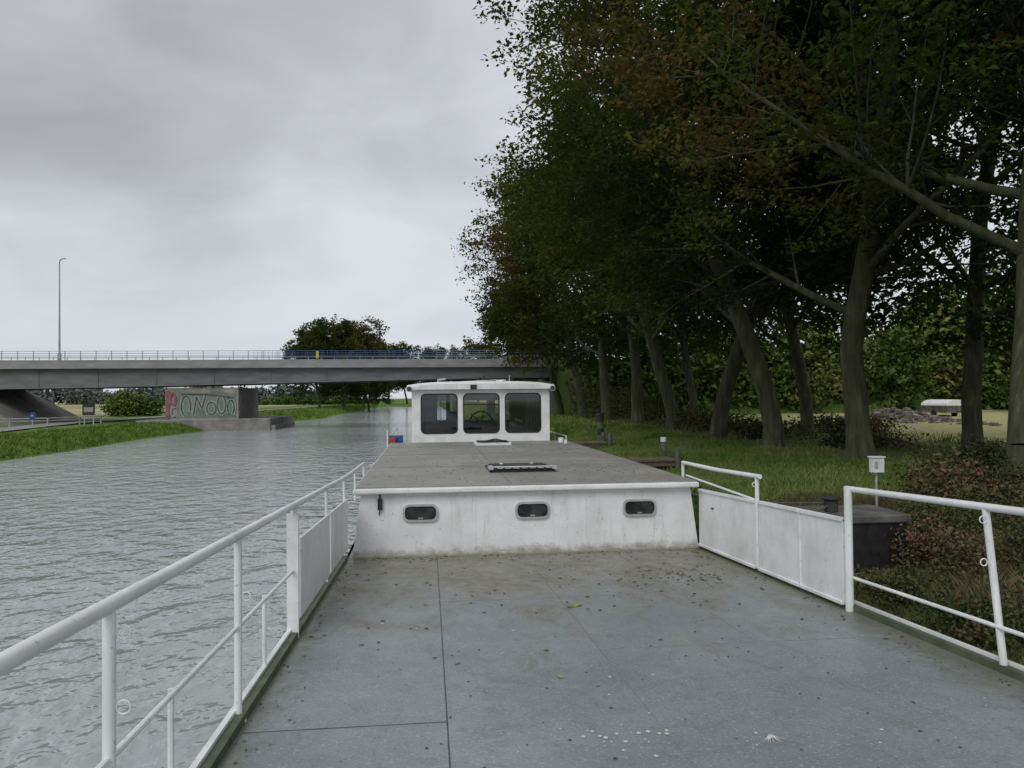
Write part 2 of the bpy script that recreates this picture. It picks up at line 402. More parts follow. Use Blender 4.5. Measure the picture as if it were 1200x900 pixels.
mb.tube([(XR,8.22,rz(8.2,1.07)),(XR,9.5,2.45),(XR-.02,10.75,2.44)],.026,10)
mb.tube([(XR-.02,10.75,2.44),(XR-.02,10.75,2.2)],.022,8)
mb.tube([(XR,8.3,rz(8.3,.80)),(XR-.02,10.6,2.27)],.014,8)
mb.ring((XR-.03,8.3,rz(8.3,.98)),.024,.005,'y')
mb.finish('railing_right',WHITE,barge,True)
mb=MB()
def panel(x,y0,y1,h0,h1,t=.02):
    mb.hexa([(x-t,y0,dz(y0)+h0),(x+t,y0,dz(y0)+h0),(x+t,y1,dz(y1)+h0),(x-t,y1,dz(y1)+h0),
             (x-t,y0,dz(y0)+h1),(x+t,y0,dz(y0)+h1),(x+t,y1,dz(y1)+h1),(x-t,y1,dz(y1)+h1)])
panel(XL+.03,6.42,8.28,.13,.77,.012); panel(XL+.03,8.42,10.14,.13,.77,.012)
panel(XR,6.5,7.28,.06,.79,.012); panel(XR,7.30,8.24,.06,.79,.012); panel(XR,8.34,10.14,.06,.79,.012)
for y0,y1 in ((6.5,7.28),(7.3,8.24),(8.34,10.14)):
    panel(XR-.004,y0,y1,.77,.805,.026); panel(XR-.004,y0,y1,.035,.066,.026)
panel(XR-.004,7.275,7.305,.06,.80,.02)
mb.finish('bulwark_panels',WHITE,barge,bevel=.004)
Y0=10.2; Y1=20.0; RT=2.245
mb=MB()
bl,br,tl,tr=-.97,3.66,-.86,3.55
zb=dz(Y0)-.02
mb.poly([(bl,Y0,zb),(br,Y0,zb),(tr,Y0,RT-.09),(tl,Y0,RT-.09)])
mb.poly([(bl,Y0,zb),(tl,Y0,RT-.09),(tl,Y1,RT-.09),(bl,Y1,zb)])
mb.poly([(br,Y0,zb),(br,Y1,zb),(tr,Y1,RT-.09),(tr,Y0,RT-.09)])
mb.finish('cabin_walls',WALLW,barge)
mb=MB()
mb.box(bl+.02,br-.02,Y0-.05,Y0-.003,dz(Y0)-.01,dz(Y0)+.035)
mb.box(tl+.03,tr-.03,Y0-.02,Y0-.003,RT-.13,RT-.095)
for x in (.62,2.1): mb.box(x,x+.012,Y0-.006,Y0-.002,zb+.05,RT-.14)
mb.finish('cabin_wall_trim',WALLW,barge,bevel=.006)
mb=MB(); mb.box(tl-.09,tr+.09,Y0-.12,Y1+.02,RT-.085,RT-.012,0)
mb.finish('roof_slab',WHITE,barge,bevel=.02)
mb=MB(); mb.box(tl-.06,tr+.06,Y0-.08,Y1-.0,RT-.011,RT+.004,0)
mb.finish('roof_surface',ROOF,barge)
mb=MB()
for y in (12.9,15.7,18.3): mb.box(tl-.04,tr+.04,y,y+.012,RT+.004,RT+.008)
mb.box(1.1,1.112,Y0,Y1-.3,RT+.0045,RT+.007)
mb.finish('roof_seams',SEAM,barge)
mb=MB()
for cx in (-.09,1.385,2.84):
    cz=1.895
    mb.ringxz(rr(cx,cz,.46,.23,.085),rr(cx,cz,.405,.172,.062),Y0-.03,Y0+.02,0)
    mb.ringxz(rr(cx,cz,.408,.175,.062),rr(cx,cz,.38,.15,.052),Y0-.022,Y0+.02,1)
    mb.poly([(p[0],Y0-.012,p[1]) for p in rr(cx,cz,.39,.16,.055)],2)
    for sx in (-1,1): mb.tube([(cx+sx*.216,Y0-.034,cz),(cx+sx*.216,Y0-.028,cz)],.005,6,1)
    mb.box(cx-.03,cx+.03,Y0-.03,Y0-.013,cz-.075,cz-.06,0)
mb.finish('portholes',[CHROME,BLACK,PGLASS],barge)
mb=MB(); mb.box(-.64,-.58,Y0-.05,Y0-.002,1.95,2.09); mb.tube([(-.61,Y0-.03,2.09),(-.61,Y0-.03,2.15)],.012,6)
mb.tube([(-.61,Y0-.03,1.96),(-.625,Y0-.02,1.88)],.008,6)
mb.finish('wall_fitting',BLACK,barge,bevel=.01)  # small dark box fitting on the cabin wall
mb=MB()
mb.box(.95,1.95,11.75,12.75,RT+.004,RT+.04,0)
mb.box(1.0,1.9,11.8,12.7,RT+.041,RT+.062,1)
for i in range(7):
    x=1.06+i*.125
    mb.box(x,x+.085,11.70,11.90,RT+.063,RT+.075,2)
mb.box(.93,1.0,11.68,11.95,RT+.05,RT+.10,2); mb.box(1.9,1.97,11.68,11.95,RT+.05,RT+.10,2)
mb.tube([(.96,11.7,RT+.09),(1.94,11.7,RT+.09)],.012,8,2)
for x,y in ((1.2,12.5),(1.7,12.5)): mb.tube([(x,y,RT+.06),(x,y,RT+.085)],.04,12,2)
mb.finish('roof_hatch',[BLACK,DARKIN,CHROME],barge,bevel=.004)
mb=MB()
mb.box(1.15,2.0,18.3,19.1,RT+.004,RT+.07,0); mb.box(1.2,1.95,18.35,19.05,RT+.071,RT+.09,1)
mb.tube([(1.3,18.3,RT+.09),(1.6,18.25,RT+.16),(1.9,18.3,RT+.09)],.02,8,1)
mb.finish('skylight_hatch',[WHITE,BLACK],barge,bevel=.01)
WX0,WX1=-.38,3.20; WY=20.05; WZ0,WZ1=RT-.3,3.60; WD=2.6
mb=MB()
wcx=[WX0+.70,1.41,WX1-.70]; cuts=[WX0,.88,1.94,WX1]
wz=2.98; wh=1.02
winz0,winz1=2.42,3.56
for i,cx in enumerate(wcx):
    a,b=cuts[i],cuts[i+1]
    mb.ringxz(rr((a+b)/2,(winz0+winz1)/2,b-a,winz1-winz0,.0008),rr(cx,wz,.93,wh,.12),WY,WY+.05,0)
mb.box(WX0,WX1,WY,WY+.05,WZ0,winz0,0); mb.box(WX0,WX1,WY,WY+.05,winz1,WZ1,0)
for x in (WX0,WX1-.05):
    mb.box(x,x+.05,WY+.051,WY+WD,1.3,2.5,0); mb.box(x,x+.05,WY+.051,WY+WD,3.45,WZ1,0)
    for y in (WY+.051,WY+1.2,WY+WD-.15): mb.box(x+.001,x+.049,y,y+.14,2.5,3.45,0)
yb=WY+WD
mb.box(WX0,WX1,yb+.001,yb+.05,1.3,2.75,0); mb.box(WX0,WX1,yb+.001,yb+.05,3.30,WZ1,0)
for x,xx in ((WX0,.3),(.75,.95),(1.75,2.0),(2.4,WX1)): mb.box(x,xx,yb+.002,yb+.049,2.75,3.30,0)
for x in (.87,1.93): mb.box(x,x+.02,WY-.006,WY-.001,winz0-.05,winz1)
mb.finish('wheelhouse_walls',WHITE,barge)
mb=MB()
for cx in wcx:
    mb.ringxz(rr(cx,wz,.955,wh+.025,.13),rr(cx,wz,.89,wh-.04,.10),WY-.012,WY+.03,0)
mb.box(wcx[0]+.25,wcx[0]+.27,WY+.02,WY+.04,wz-.49,wz+.49)
mb.box(wcx[2]-.32,wcx[2]-.3,WY+.02,WY+.04,wz-.49,wz+.49)
mb.box(wcx[1]-.44,wcx[1]+.44,WY+.02,WY+.04,wz+.22,wz+.245)
for cx in wcx[:3]: mb.tube([(cx-.05,WY-.02,wz-.45),(cx+.22,WY-.025,wz-.1)],.008,6)
mb.finish('window_frames',BLACK,barge)
mb=MB()
for cx in wcx: mb.poly([(p[0],WY+.015,p[1]) for p in rr(cx,wz,.90,wh-.03,.10)])
mb.finish('window_glass',GLASS,barge)
mb=MB()
mb.box(WX0+.06,WX1-.06,WY+.06,yb,2.0,2.05,0)
mb.box(WX0+.06,WX1-.06,yb-.06,yb-.02,2.051,2.72,0)
mb.box(WX0+.06,.3,yb-.06,yb-.02,2.721,3.58,0); mb.box(2.4,WX1-.06,yb-.06,yb-.02,2.721,3.58,0)
mb.box(.5,2.4,WY+.35,WY+.75,2.05,2.62,0)
mb.box(1.8,2.3,WY+.3,WY+.5,2.62,2.8,0)
mb.box(.55,.9,WY+1.6,WY+2.0,2.05,3.0,0)
mb.finish('wheelhouse_interior',DARKIN,barge)
mb=MB()
for x0,x1 in ((-.27,-.02),(2.58,3.08),(.50,.6)):
    k=12
    for i in range(k):
        a=x0+(x1-x0)*i/k; b=x0+(x1-x0)*(i+1)/k; ya=WY+.12+.03*(i%2); ybb=WY+.12+.03*((i+1)%2)
        mb.poly([(a,ya,2.48),(b,ybb,2.48),(b,ybb,3.52),(a,ya,3.52)])
mb.finish('curtains',CURT,barge)
mb=MB(); cc=(1.42,WY+.28,2.72); mb.ring(cc,.30,.022,'y',24)
for k in range(6):
    a=k*math.pi/3+.3; mb.tube([cc,(cc[0]+.36*math.cos(a),cc[1],cc[2]+.36*math.sin(a))],.014,6)
mb.tube([(cc[0],cc[1]-.03,cc[2]),(cc[0],cc[1]+.1,cc[2])],.06,10)
mb.finish('steering_wheel',BLACK,barge,True)
mb=MB()
n=12; ya,ybk=WY-.16,yb+.16
top=[];
for i in range(n+1):
    t=i/n; x=WX0-.12+(WX1-WX0+.24)*t; z=WZ1+.12+.09*(1-(2*t-1)**4)
    top.append((x,z))
for i in range(n):
    (xa,za),(xb_,zb_)=top[i],top[i+1]
    mb.poly([(xa,ya+.15,za),(xb_,ya+.15,zb_),(xb_,ybk,zb_),(xa,ybk,za)])
    mb.poly([(xa,ya,za-.06),(xb_,ya,zb_-.06),(xb_,ya+.15,zb_),(xa,ya+.15,za)])
    mb.poly([(xa,ya,WZ1+.005),(xb_,ya,WZ1+.005),(xb_,ya,zb_-.06),(xa,ya,za-.06)])
mb.poly([(top[0][0],ya,WZ1+.005),(top[0][0],ya,top[0][1]-.06),(top[0][0],ya+.15,top[0][1]),(top[0][0],ybk,top[0][1]),(top[0][0],ybk,WZ1+.005)])
mb.poly([(top[-1][0],ya,WZ1+.005),(top[-1][0],ya,top[-1][1]-.06),(top[-1][0],ya+.15,top[-1][1]),(top[-1][0],ybk,top[-1][1]),(top[-1][0],ybk,WZ1+.005)])
mb.poly([(top[0][0],ya,WZ1+.004),(top[-1][0],ya,WZ1+.004),(top[-1][0],ybk,WZ1+.004),(top[0][0],ybk,WZ1+.004)])
mb.finish('wheelhouse_roof',WHITE,barge)
mb=MB()
for x in (WX0-.06,WX1+.05):
    mb.tube([(x,WY-.22,3.62),(x,WY-.08,3.62)],.075,12,1); mb.tube([(x,WY-.235,3.62),(x,WY-.221,3.62)],.06,12,2)
mb.box(1.12,1.28,WY-.2,WY-.165,3.60,3.72,0)
mb.tube([(1.55,WY+1,3.8),(1.55,WY+1,3.98)],.03,8,0); mb.tube([(1.42,WY+.8,3.80),(1.42,WY+.8,3.93)],.05,10,0)
mb.tube([(.3,WY+.3,3.8),(.3,WY+.3,3.86),(.5,WY+.1,3.88)],.025,8,1)
mb.tube([(-.2,WY+.3,3.76),(1.9,WY+.3,3.85)],.012,6,1)
mb.tube([(2.3,WY+1.4,3.8),(2.3,WY+1.4,4.0)],.012,6,1)
mb.finish('roof_fittings',[BLACK,CHROME,DARKIN],barge,True)
mb=MB()
mb.box(-.98,-.62,WY+.1,WY+.5,2.05,2.42,0); mb.box(-.96,-.80,WY+.05,WY+.09,2.2,2.38,1)
mb.tube([(-1.02,WY+.3,1.3),(-1.02,WY+.3,2.55)],.02,8,2)
mb.finish('blue_red_box',[BLUE,RED,WHITE],barge,bevel=.01)  # blue box with a red panel, next to a white pole
mb=MB()
for x in (XL+.05,XR): 
    mb.tube([(x,20.2,2.35),(x,27,2.35)],.018,8)
    for y in (20.2,22,24,26,27): mb.tube([(x,y,1.3),(x,y,2.35)],.016,8)
mb.tube([(3.35,19.2,RT),(3.35,19.2,RT+.12)],.07,10); mb.tube([(3.38,18.7,RT),(3.38,18.7,RT+.1)],.04,10)
mb.finish('stern_railing',WHITE,barge,True)
def flatleaf(mb,x,y,z,s,a,m,curl=.3):
    ca,sa=math.cos(a),math.sin(a)
    P=lambda u,v,w:(x+s*(u*ca-v*sa),y+s*(u*sa+v*ca),z+s*w)
    mb.poly([P(-1,0,0.02),P(-.4,-.42,curl*.3),P(.3,-.45,curl*.3),P(1,0,.05)],m); mb.poly([P(-1,0,0.02),P(1,0,.05),P(.3,.45,curl),P(-.4,.42,curl)],m)
LG=pmat('fallen_leaf_green',(.20,.27,.06),(.30,.34,.09),20,.6)
LB=pmat('fallen_leaf_brown',(.05,.035,.02),(.14,.085,.04),20,.7)
mb=MB(); rnd=random.Random(7)
for i in range(1500):
    g=rnd.random()
    if g<.22: x=rnd.uniform(-.9,3.6); y=10.12-abs(rnd.gauss(0,.2))
    elif g<.42: x=rnd.gauss(2.75,.3); y=rnd.gauss(8.3,.3)
    elif g<.56: x=rnd.gauss(1.9,.9); y=rnd.gauss(8.4,1.0)
    elif g<.68: x=3.6-abs(rnd.gauss(0,.14)); y=rnd.uniform(3,10)
    elif g<.75: x=-1+abs(rnd.gauss(0,.08)); y=rnd.uniform(3,10)
    else: x=rnd.uniform(-.9,3.5); y=rnd.uniform(3.2,10)
    if x>3.6 or y>10.15 or x<-1: continue
    flatleaf(mb,x,y,dz(y)+.003,rnd.choice((.004,.005,.006,.008,.010,.014,.024 if y>5.5 else .012)),rnd.uniform(0,6.28),1 if rnd.random()<.94 else 0)
for x,y,s in ((1.33,7.0,.05),(1.38,7.02,.045),(1.28,6.96,.035),(-.02,7.3,.045),(.85,5.0,.03),(.2,5.4,.03)):
    flatleaf(mb,x,y,dz(y)+.004,s,rnd.uniform(0,6),0)
for i in range(260):
    x=rnd.uniform(-.8,3.4); y=rnd.uniform(10.4,19); flatleaf(mb,x,y,RT+.006,.02,rnd.uniform(0,6),1)
mb.finish('fallen_leaves',[LG,LB])
mb=MB()
for i in range(110):
    g=rnd.random(); 
    if g<.35: x=rnd.gauss(1.0,.17); y=rnd.gauss(3.97,.12)
    elif g<.45: x=rnd.gauss(1.76,.10); y=rnd.gauss(3.88,.10)
    else: x=rnd.uniform(-.4,3.4); y=rnd.uniform(3.5,7.2)
    r=abs(rnd.gauss(0,.004))+.0015; k=11; ph=rnd.uniform(0,6)
    if g<.35 and rnd.random()<.2: r=rnd.uniform(.008,.013)
    mb.poly([(x+r*(1+.25*math.sin(2*a+ph)+rnd.uniform(-.08,.08))*math.cos(a*6.283/k),y+r*1.2*(1+.25*math.sin(3*a+ph)+rnd.uniform(-.08,.08))*math.sin(a*6.283/k),dz(y)+.0035+.00002*i) for a in range(k)])
for j in range(11):
    a=rnd.uniform(3.9,5.4); l=rnd.uniform(.03,.13); x=1.76; y=3.88; dx,dy=math.cos(a)*l,math.sin(a)*l
    mb.poly([(x-.005,y,dz(y)+.012+.0002*j),(x+.005,y,dz(y)+.012+.0002*j),(x+dx+.001,y+dy,dz(y)+.014)])
mb.finish('bird_droppings',DROP)

# ---------------------------------------------------------------- bridge
bridge=empty('road_bridge')
BY0,BY1=88.,100.; BXR=15.
mb=MB()
mb.box(-130,BXR,BY0,BY1,6.85,7.62); mb.box(-130,BXR,BY0+.02,BY0+.5,7.63,7.78)
mb.finish('deck_slab',BEAM,bridge)
mb=MB()
gx=np.linspace(-130,BXR,33)
def gb(x): return 4.75+ .9*sstep(-50,15,np.array(x)).item()
for yy_ in (BY0+.7,BY0+4,BY1-4,BY1-.9):
    for a,b in zip(gx[:-1],gx[1:]):
        mb.hexa([(a,yy_,gb(a)),(b,yy_,gb(b)),(b,yy_+.25,gb(b)),(a,yy_+.25,gb(a)),(a,yy_,6.849),(b,yy_,6.849),(b,yy_+.25,6.849),(a,yy_+.25,6.849)])
for a,b in zip(gx[:-1],gx[1:]):
    mb.hexa([(a,BY0+.45,gb(a)-.07),(b,BY0+.45,gb(b)-.07),(b,BY0+1.2,gb(b)-.07),(a,BY0+1.2,gb(a)-.07),(a,BY0+.45,gb(a)-.003),(b,BY0+.45,gb(b)-.003),(b,BY0+1.2,gb(b)-.003),(a,BY0+1.2,gb(a)-.003)])
for x in np.arange(-60,BXR,6.1): mb.box(x,x+.05,BY0+.64,BY0+.699,gb(x),6.84)
mb.finish('girders',STEEL,bridge)
mb=MB()
for x in np.arange(-130,BXR,1.6):
    mi=1 if -15<x<0 else 0
    mb.box(x-.03,x+.03,BY0+.2,BY0+.26,7.78,8.75,mi)
    mb.box(x-.03,x+.03,BY1-.3,BY1-.24,7.63,8.7,0)
for z in (8.0,8.25,8.5,8.75):
    for a,b,mi in ((-130,-19,0),(-19,1,1),(1,BXR,0)): mb.box(a+.001,b,BY0+.2,BY0+.26,z-.025,z+.025,mi)
mb.box(-130,BXR,BY1-.3,BY1-.24,8.68,8.74,0)
for x in np.arange(-19,1,.4): mb.box(x-.012,x+.012,BY0+.22,BY0+.24,7.78,8.75,1)
mb.finish('railing',[RAILB,RAILB2],bridge)
mb=MB(); mb.box(-12.25,-11.95,BY0+.1,BY0+.16,7.9,8.7); mb.finish('marker_board',YEL,bridge)
mb=MB()
mb.box(-28.6,-20.8,BY0+.8,BY1-1,1.2,4.70)
mb.box(10,BXR,BY0+.8,BY1-1,1.0,5.2)
mb.finish('piers',CONC,bridge)
mb=MB(); mb.hexa([(-30,84,-1.2),(-17.2,88,-1.2),(-17,101,-1.2),(-30,101,-1.2),(-30,84,1.25),(-17.2,88,1.25),(-17,101,1.25),(-30,101,1.25)])
mb.box(-17.3,-16.7,88.2,101,-1,.5)
mb.finish('quay_footing',CONC,bridge,bevel=.05)
mb=MB(); yf=BY0+.8; zc=[0]
def stroke(pts,w,m):
    P=[Vector(p) for p in pts]
    for i in range(len(P)-1):
        zc[0]+=1
        d=(P[i+1]-P[i]).normalized(); nrm=Vector((-d.y,d.x))*w
        a,b=P[i]-d*w*.5,P[i+1]+d*w*.5
        mb.poly([(q.x,yf-.01-.0009*zc[0],q.y) for q in (a-nrm,b-nrm,b+nrm,a+nrm)],m)
def arc(cx,cz,rx,rz_,a0,a1,n=10): return [(cx+rx*math.cos(R(a0+(a1-a0)*i/n)),cz+rz_*math.sin(R(a0+(a1-a0)*i/n))) for i in range(n+1)]
mb.poly([(q[0],yf-.006,q[1]) for q in ((-27.4,1.35),(-21.0,1.35),(-21.0,3.9),(-22.6,4.3),(-24.5,4.1),(-27.2,4.35))],1)
shapes=[arc(-26.4,2.7,.5,1.1,-30,250,12),[(-25.6,1.7),(-25.3,3.7),(-24.7,2.4),(-24.3,3.9)],arc(-23.7,2.4,.5,.7,0,380,12),arc(-22.6,2.8,.45,1.0,120,430,12),arc(-21.6,2.5,.35,.8,-60,220,10),[(-26.9,4.0),(-24.3,4.0),(-21.4,3.6)]]
for l in shapes[:5]: stroke(l,.22,0)
for l in shapes: stroke(l,.05,3)
stroke([(-28.35,1.4),(-28.3,4.3)],.2,2); stroke(arc(-27.8,3.4,.3,.7,-80,220),.12,2); stroke(arc(-27.7,2.1,.3,.5,60,300),.10,0)
mb.finish('graffiti',[GRAF_W,GRAF_G,GRAF_R,GRAF_K],bridge)
mb=MB()
mb.hexa([(-42,85,.5),(-200,82,.5),(-200,106,.5),(-42,103,.5),(-49.5,BY0+.9,5.6),(-200,BY0,7.3),(-200,BY1,7.3),(-49.5,BY1-.9,5.6)])
mb.finish('slope_paving',CONCM)
mb=MB()
mb.hexa([(BXR,76,1),(260,76,1),(260,112,1),(BXR,112,1),(BXR+.1,BY0,7.7),(260,BY0,7.7),(260,BY1,7.7),(BXR+.1,BY1,7.7)])
mb.finish('embankment',GROUNDE)
lamp=MB()
lamp.tube([(-39.7,89,7.6),(-39.7,89,12),(-39.7,89,18.4),(-39.6,88.9,18.75),(-39.2,88.7,18.85)],[.13,.10,.07,.06,.05],8,0)
lamp.box(-39.3,-38.9,88.55,88.75,18.80,18.90,0); lamp.box(-39.85,-39.55,88.85,89.15,7.6,8.6,0)
lamp.finish('street_lamp',GALV)
mb=MB()
gp=[(-42,76),(-39.5,78.5),(-37,80.5),(-35.5,84),(-35,88)]
for a,b in zip(gp[:-1],gp[1:]):
    for z in (1.45,1.7): mb.tube([(a[0],a[1],z),(b[0],b[1],z)],.06,6)
for a in gp: mb.box(a[0]-.06,a[0]+.06,a[1]-.06,a[1]+.06,.9,1.75)
mb.finish('guard_rail',GALV)
mb=MB(); mb.box(-35.2,-34.0,83.9,83.98,1.9,3.0,0); mb.box(-35.1,-35.0,83.99,84.05,.8,2.9,1); mb.box(-34.2,-34.1,83.99,84.05,.8,2.9,1)
mb.box(-35.05,-34.15,83.88,83.899,2.2,2.7,2)
mb.finish('information_sign',[BLACK,GALV,CONC])
mb=MB(); mb.tube([(-37.2,78,.8),(-37.2,78,2.2)],.04,8,1); mb.tube([(-37.2,77.93,2.0),(-37.2,77.97,2.0)],.35,16,0)
mb.tube([(-37.2,77.91,2.0),(-37.2,77.929,2.0)],.12,10,2)
mb.finish('traffic_sign',[BLUE,GALV,GRAF_W])

# right bank objects
mb=MB()
mb.box(5.42,6.95,10.6,11.6,.2,1.52,0); mb.box(5.37,7.00,10.55,11.65,1.525,1.64,1)
mb.tube([(6.0,11.0,1.64),(6.0,11.0,1.82)],.10,12,2); mb.tube([(6.0,11.0,1.82),(6.0,11.0,1.87)],.14,12,2)
mb.finish('mooring_block',[BLACK,CONCD,DARKIN],bevel=.02)
mb=MB(); mb.tube([(7.95,13.0,.9),(7.95,13.0,2.0)],.022,8,1); mb.box(7.85,8.06,12.92,13.06,2.0,2.26,0); mb.box(7.83,8.08,12.90,13.08,2.261,2.285,0)
mb.box(7.87,7.93,12.905,12.919,2.08,2.20,1)
mb.finish('power_box',[WHITE,GALV],bevel=.008)
mb=MB(); a=Vector((3.62,9.6,1.95)); b=Vector((6.0,11.0,1.75))
mb.tube([a.lerp(b,t)+Vector((0,0,-.45*math.sin(math.pi*t)*.5)) for t in np.linspace(0,1,12)],.014,6)
a=Vector((3.5,12.6,2.0)); b=Vector((6.0,11.0,1.78))
mb.tube([a.lerp(b,t)+Vector((0,0,-.3*math.sin(math.pi*t)*.5)) for t in np.linspace(0,1,12)],.012,6)
mb.finish('mooring_rope',ROPE)
def jetty(x,y,L_,nm):
    mb=MB()
    for i in range(int(L_/.16)): mb.box(x+i*.16,x+i*.16+.14,y-.6,y+.6,1.30,1.36,0)
    mb.box(x,x+L_,y-.55,y-.43,1.15,1.299,0); mb.box(x,x+L_,y+.43,y+.55,1.15,1.299,0)
    for px_ in (x+.1,x+L_-.1):
        for py_ in (y-.66,y+.66): mb.tube([(px_,py_,-1),(px_,py_,1.75)],.08,8,1)
    mb.finish(nm,[WOOD,CONCD])
jetty(4.6,24.5,3.4,'wooden_jetty'); jetty(4.3,34,3.8,'wooden_jetty')
mb=MB(); mb.tube([(7.9,25.3,.9),(7.9,25.3,1.85)],.09,10,0); mb.tube([(7.9,25.3,1.851),(7.9,25.3,2.0)],.10,10,1)
mb.finish('mooring_post',[CONCD,WHITE])
mb=MB()
for i in range(5): mb.tube([(8,35.2,1.0+i*.3),(8,35.2,1.0+i*.3+.299)],.16 if i else .2,12,i%2)
mb.tube([(8,35.2,2.5),(8,35.2,2.62)],.2,12,0)
mb.finish('mooring_post',[BLACK,GREEN])

# ---------------------------------------------------------------- foliage
def leaves(centers,spread,nper,size,rng,flat=.55,updir=.6,tintc=None):
    c=np.repeat(centers,nper,0); n=len(c)
    p=c+rng.normal(size=(n,3))*spread*np.array([1,1,flat])
    nrm=rng.normal(size=(n,3)); nrm[:,2]=np.abs(nrm[:,2])+updir
    nrm/=np.linalg.norm(nrm,axis=1)[:,None]
    t=rng.normal(size=(n,3)); t-=nrm*(t*nrm).sum(1)[:,None]; t/=np.linalg.norm(t,axis=1)[:,None]
    b=np.cross(nrm,t); s=size*rng.uniform(.6,1.3,n)[:,None]
    fold=nrm*s*.15
    v=np.stack([p-t*s*.5,p+b*s*.30+fold-t*s*.05,p+t*s*.5,p-b*s*.30+fold-t*s*.05],1).reshape(-1,3)
    f=np.arange(4*n).reshape(n,4)
    tc=rng.uniform(0,1,len(centers)) if tintc is None else tintc
    ti=np.clip(np.repeat(tc,nper)+rng.uniform(-.10,.10,n),0,1)
    return v,f,ti
def rot_dir(d,ang,az):
    d=d.normalized(); u=d.orthogonal().normalized(); w=d.cross(u)
    return (d*math.cos(ang)+(u*math.cos(az)+w*math.sin(az))*math.sin(ang)).normalized()
def make_tree(name,seed,lods,fork=6.5):
    rd=random.Random(seed); rg=np.random.default_rng(seed); mb=MB(); mt=MB(); cl=[]
    def branch(p,d,length,r,lev):
        n={0:9,1:9,2:5,3:3}[lev]; pts=[p.copy()]; rad=[r]; q=p.copy(); dd=d.copy()
        seg=length/n; dirs=[]
        for i in range(n):
            up={0:.02,1:.07,2:.02,3:-.08}[lev]
            dd=(dd+Vector((rd.gauss(0,.09),rd.gauss(0,.09),rd.gauss(0,.05)+up))*(1 if lev else .75)).normalized()
            q=q+dd*seg; pts.append(q.copy()); dirs.append(dd.copy())
            rad.append(r*(1-.8*(i+1)/n) if lev else r*(1-.35*(i+1)/n))
        if lev==3: mt.tube([pts[0],pts[-1]],[rad[0],rad[-1]],3,0,False)
        else: mb.tube(pts,rad,{0:12,1:8,2:4}[lev],0,False)
        if lev==1:
            for i in range(1,n):
                for _ in range(2 if i>1 else 1):
                    t=i/n; ln=(1-t*.55)*rd.uniform(2.8,4.6)
                    branch(pts[i+1 if i+1<len(pts) else i],rot_dir(dirs[i],R(rd.uniform(35,70)),rd.uniform(0,6.28)),ln,rad[i]*.45,2)
        elif lev==2:
            for i in range(n):
                branch(pts[i+1],rot_dir(dirs[i],R(rd.uniform(30,70)),rd.uniform(0,6.28)),rd.uniform(.8,1.7),max(rad[i]*.4,.012),3)
            cl.append(pts[-1])
        elif lev==3:
            for k in (2,3): cl.append(pts[k]+Vector((rd.gauss(0,.15),rd.gauss(0,.15),rd.gauss(0,.15))))
        return pts,rad,dirs
    lean=Vector((rd.gauss(0,.08),rd.gauss(0,.08),1)).normalized()
    tr=.34
    pts=[Vector((0,0,-.5)),Vector((0,0,0)),Vector((0,0,.35)),Vector((0,0,1.0))]
    mb.tube(pts,[tr*2.0,tr*1.6,tr*1.18,tr*1.02],12,0,False)
    tp,trd,td=branch(Vector((0,0,.95)),lean,fork+5,tr*1.02,0)
    top=tp[-1]
    for k in range(4):
        branch(top,rot_dir(Vector((0,0,1)),R(rd.uniform(8,38)),k*1.57+rd.uniform(-.4,.4)),rd.uniform(8,10.5),trd[-1]*.72,1)
    for k in range(9):
        t=rd.uniform(.45,1.0) if k>2 else rd.uniform(.40,.5); i=min(int(t*9),9)
        low=t<.6
        el=R(rd.uniform(55,78)) if low else R(rd.uniform(26,62))
        branch(tp[i],rot_dir(Vector((0,0,1)),el,k*2.4+rd.uniform(-.4,.4)),rd.uniform(6.2,9.2),trd[i]*.42,1)
    C=np.array([tuple(c) for c in cl])
    C=C[C[:,2]>4.0]
    a=seed
    g=np.sin(C[:,0]*.55+a)*np.sin(C[:,1]*.5+2*a)+np.sin(C[:,2]*.6+a*.7)*np.cos(C[:,0]*.35-C[:,1]*.4)
    rad_=np.hypot(C[:,0],C[:,1])
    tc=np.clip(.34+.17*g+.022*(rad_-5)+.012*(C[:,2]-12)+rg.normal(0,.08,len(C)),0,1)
    res=[]
    for nl,ls,sp,tw in lods:
        bv=np.array(mb.v); bf=np.array(mb.f)
        if tw: bf=np.concatenate([bf,np.array(mt.f)+len(bv)]); bv=np.concatenate([bv,np.array(mt.v)])
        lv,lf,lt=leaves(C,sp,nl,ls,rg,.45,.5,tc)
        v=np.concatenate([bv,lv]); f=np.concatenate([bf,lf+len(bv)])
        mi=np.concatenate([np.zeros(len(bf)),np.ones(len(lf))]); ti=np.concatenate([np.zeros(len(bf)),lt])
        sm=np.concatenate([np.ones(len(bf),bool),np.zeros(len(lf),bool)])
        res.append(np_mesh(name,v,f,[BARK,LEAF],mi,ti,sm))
    return res
NEAR=(28,.18,.30,True); FAR=(12,.30,.34,False); VFAR=(7,.62,.42,False)
T=[make_tree('beech_tree_mesh',s_,[NEAR,FAR,VFAR],fork=fk) for s_,fk in ((3,6.0),(8,7.2),(15,5.2))]
T.append([None]+make_tree('beech_tree_mesh',21,[FAR,VFAR],fork=6.6))
rd=random.Random(5); cnt=0
def plant(x,y,sc=1.0,tilt=-3,lod=None):
    global cnt
    if lod is None: lod=0 if y<34 else (1 if y<100 else 2)
    me=T[cnt%3][0] if lod==0 else T[cnt%4][lod]; cnt+=1
    z=float(ground_z(x,y))-.1
    return link('beech_tree',me,(x,y,z),(R(rd.uniform(-2,2)),R(tilt+rd.uniform(-2,2)),rd.uniform(0,6.28)),sc)
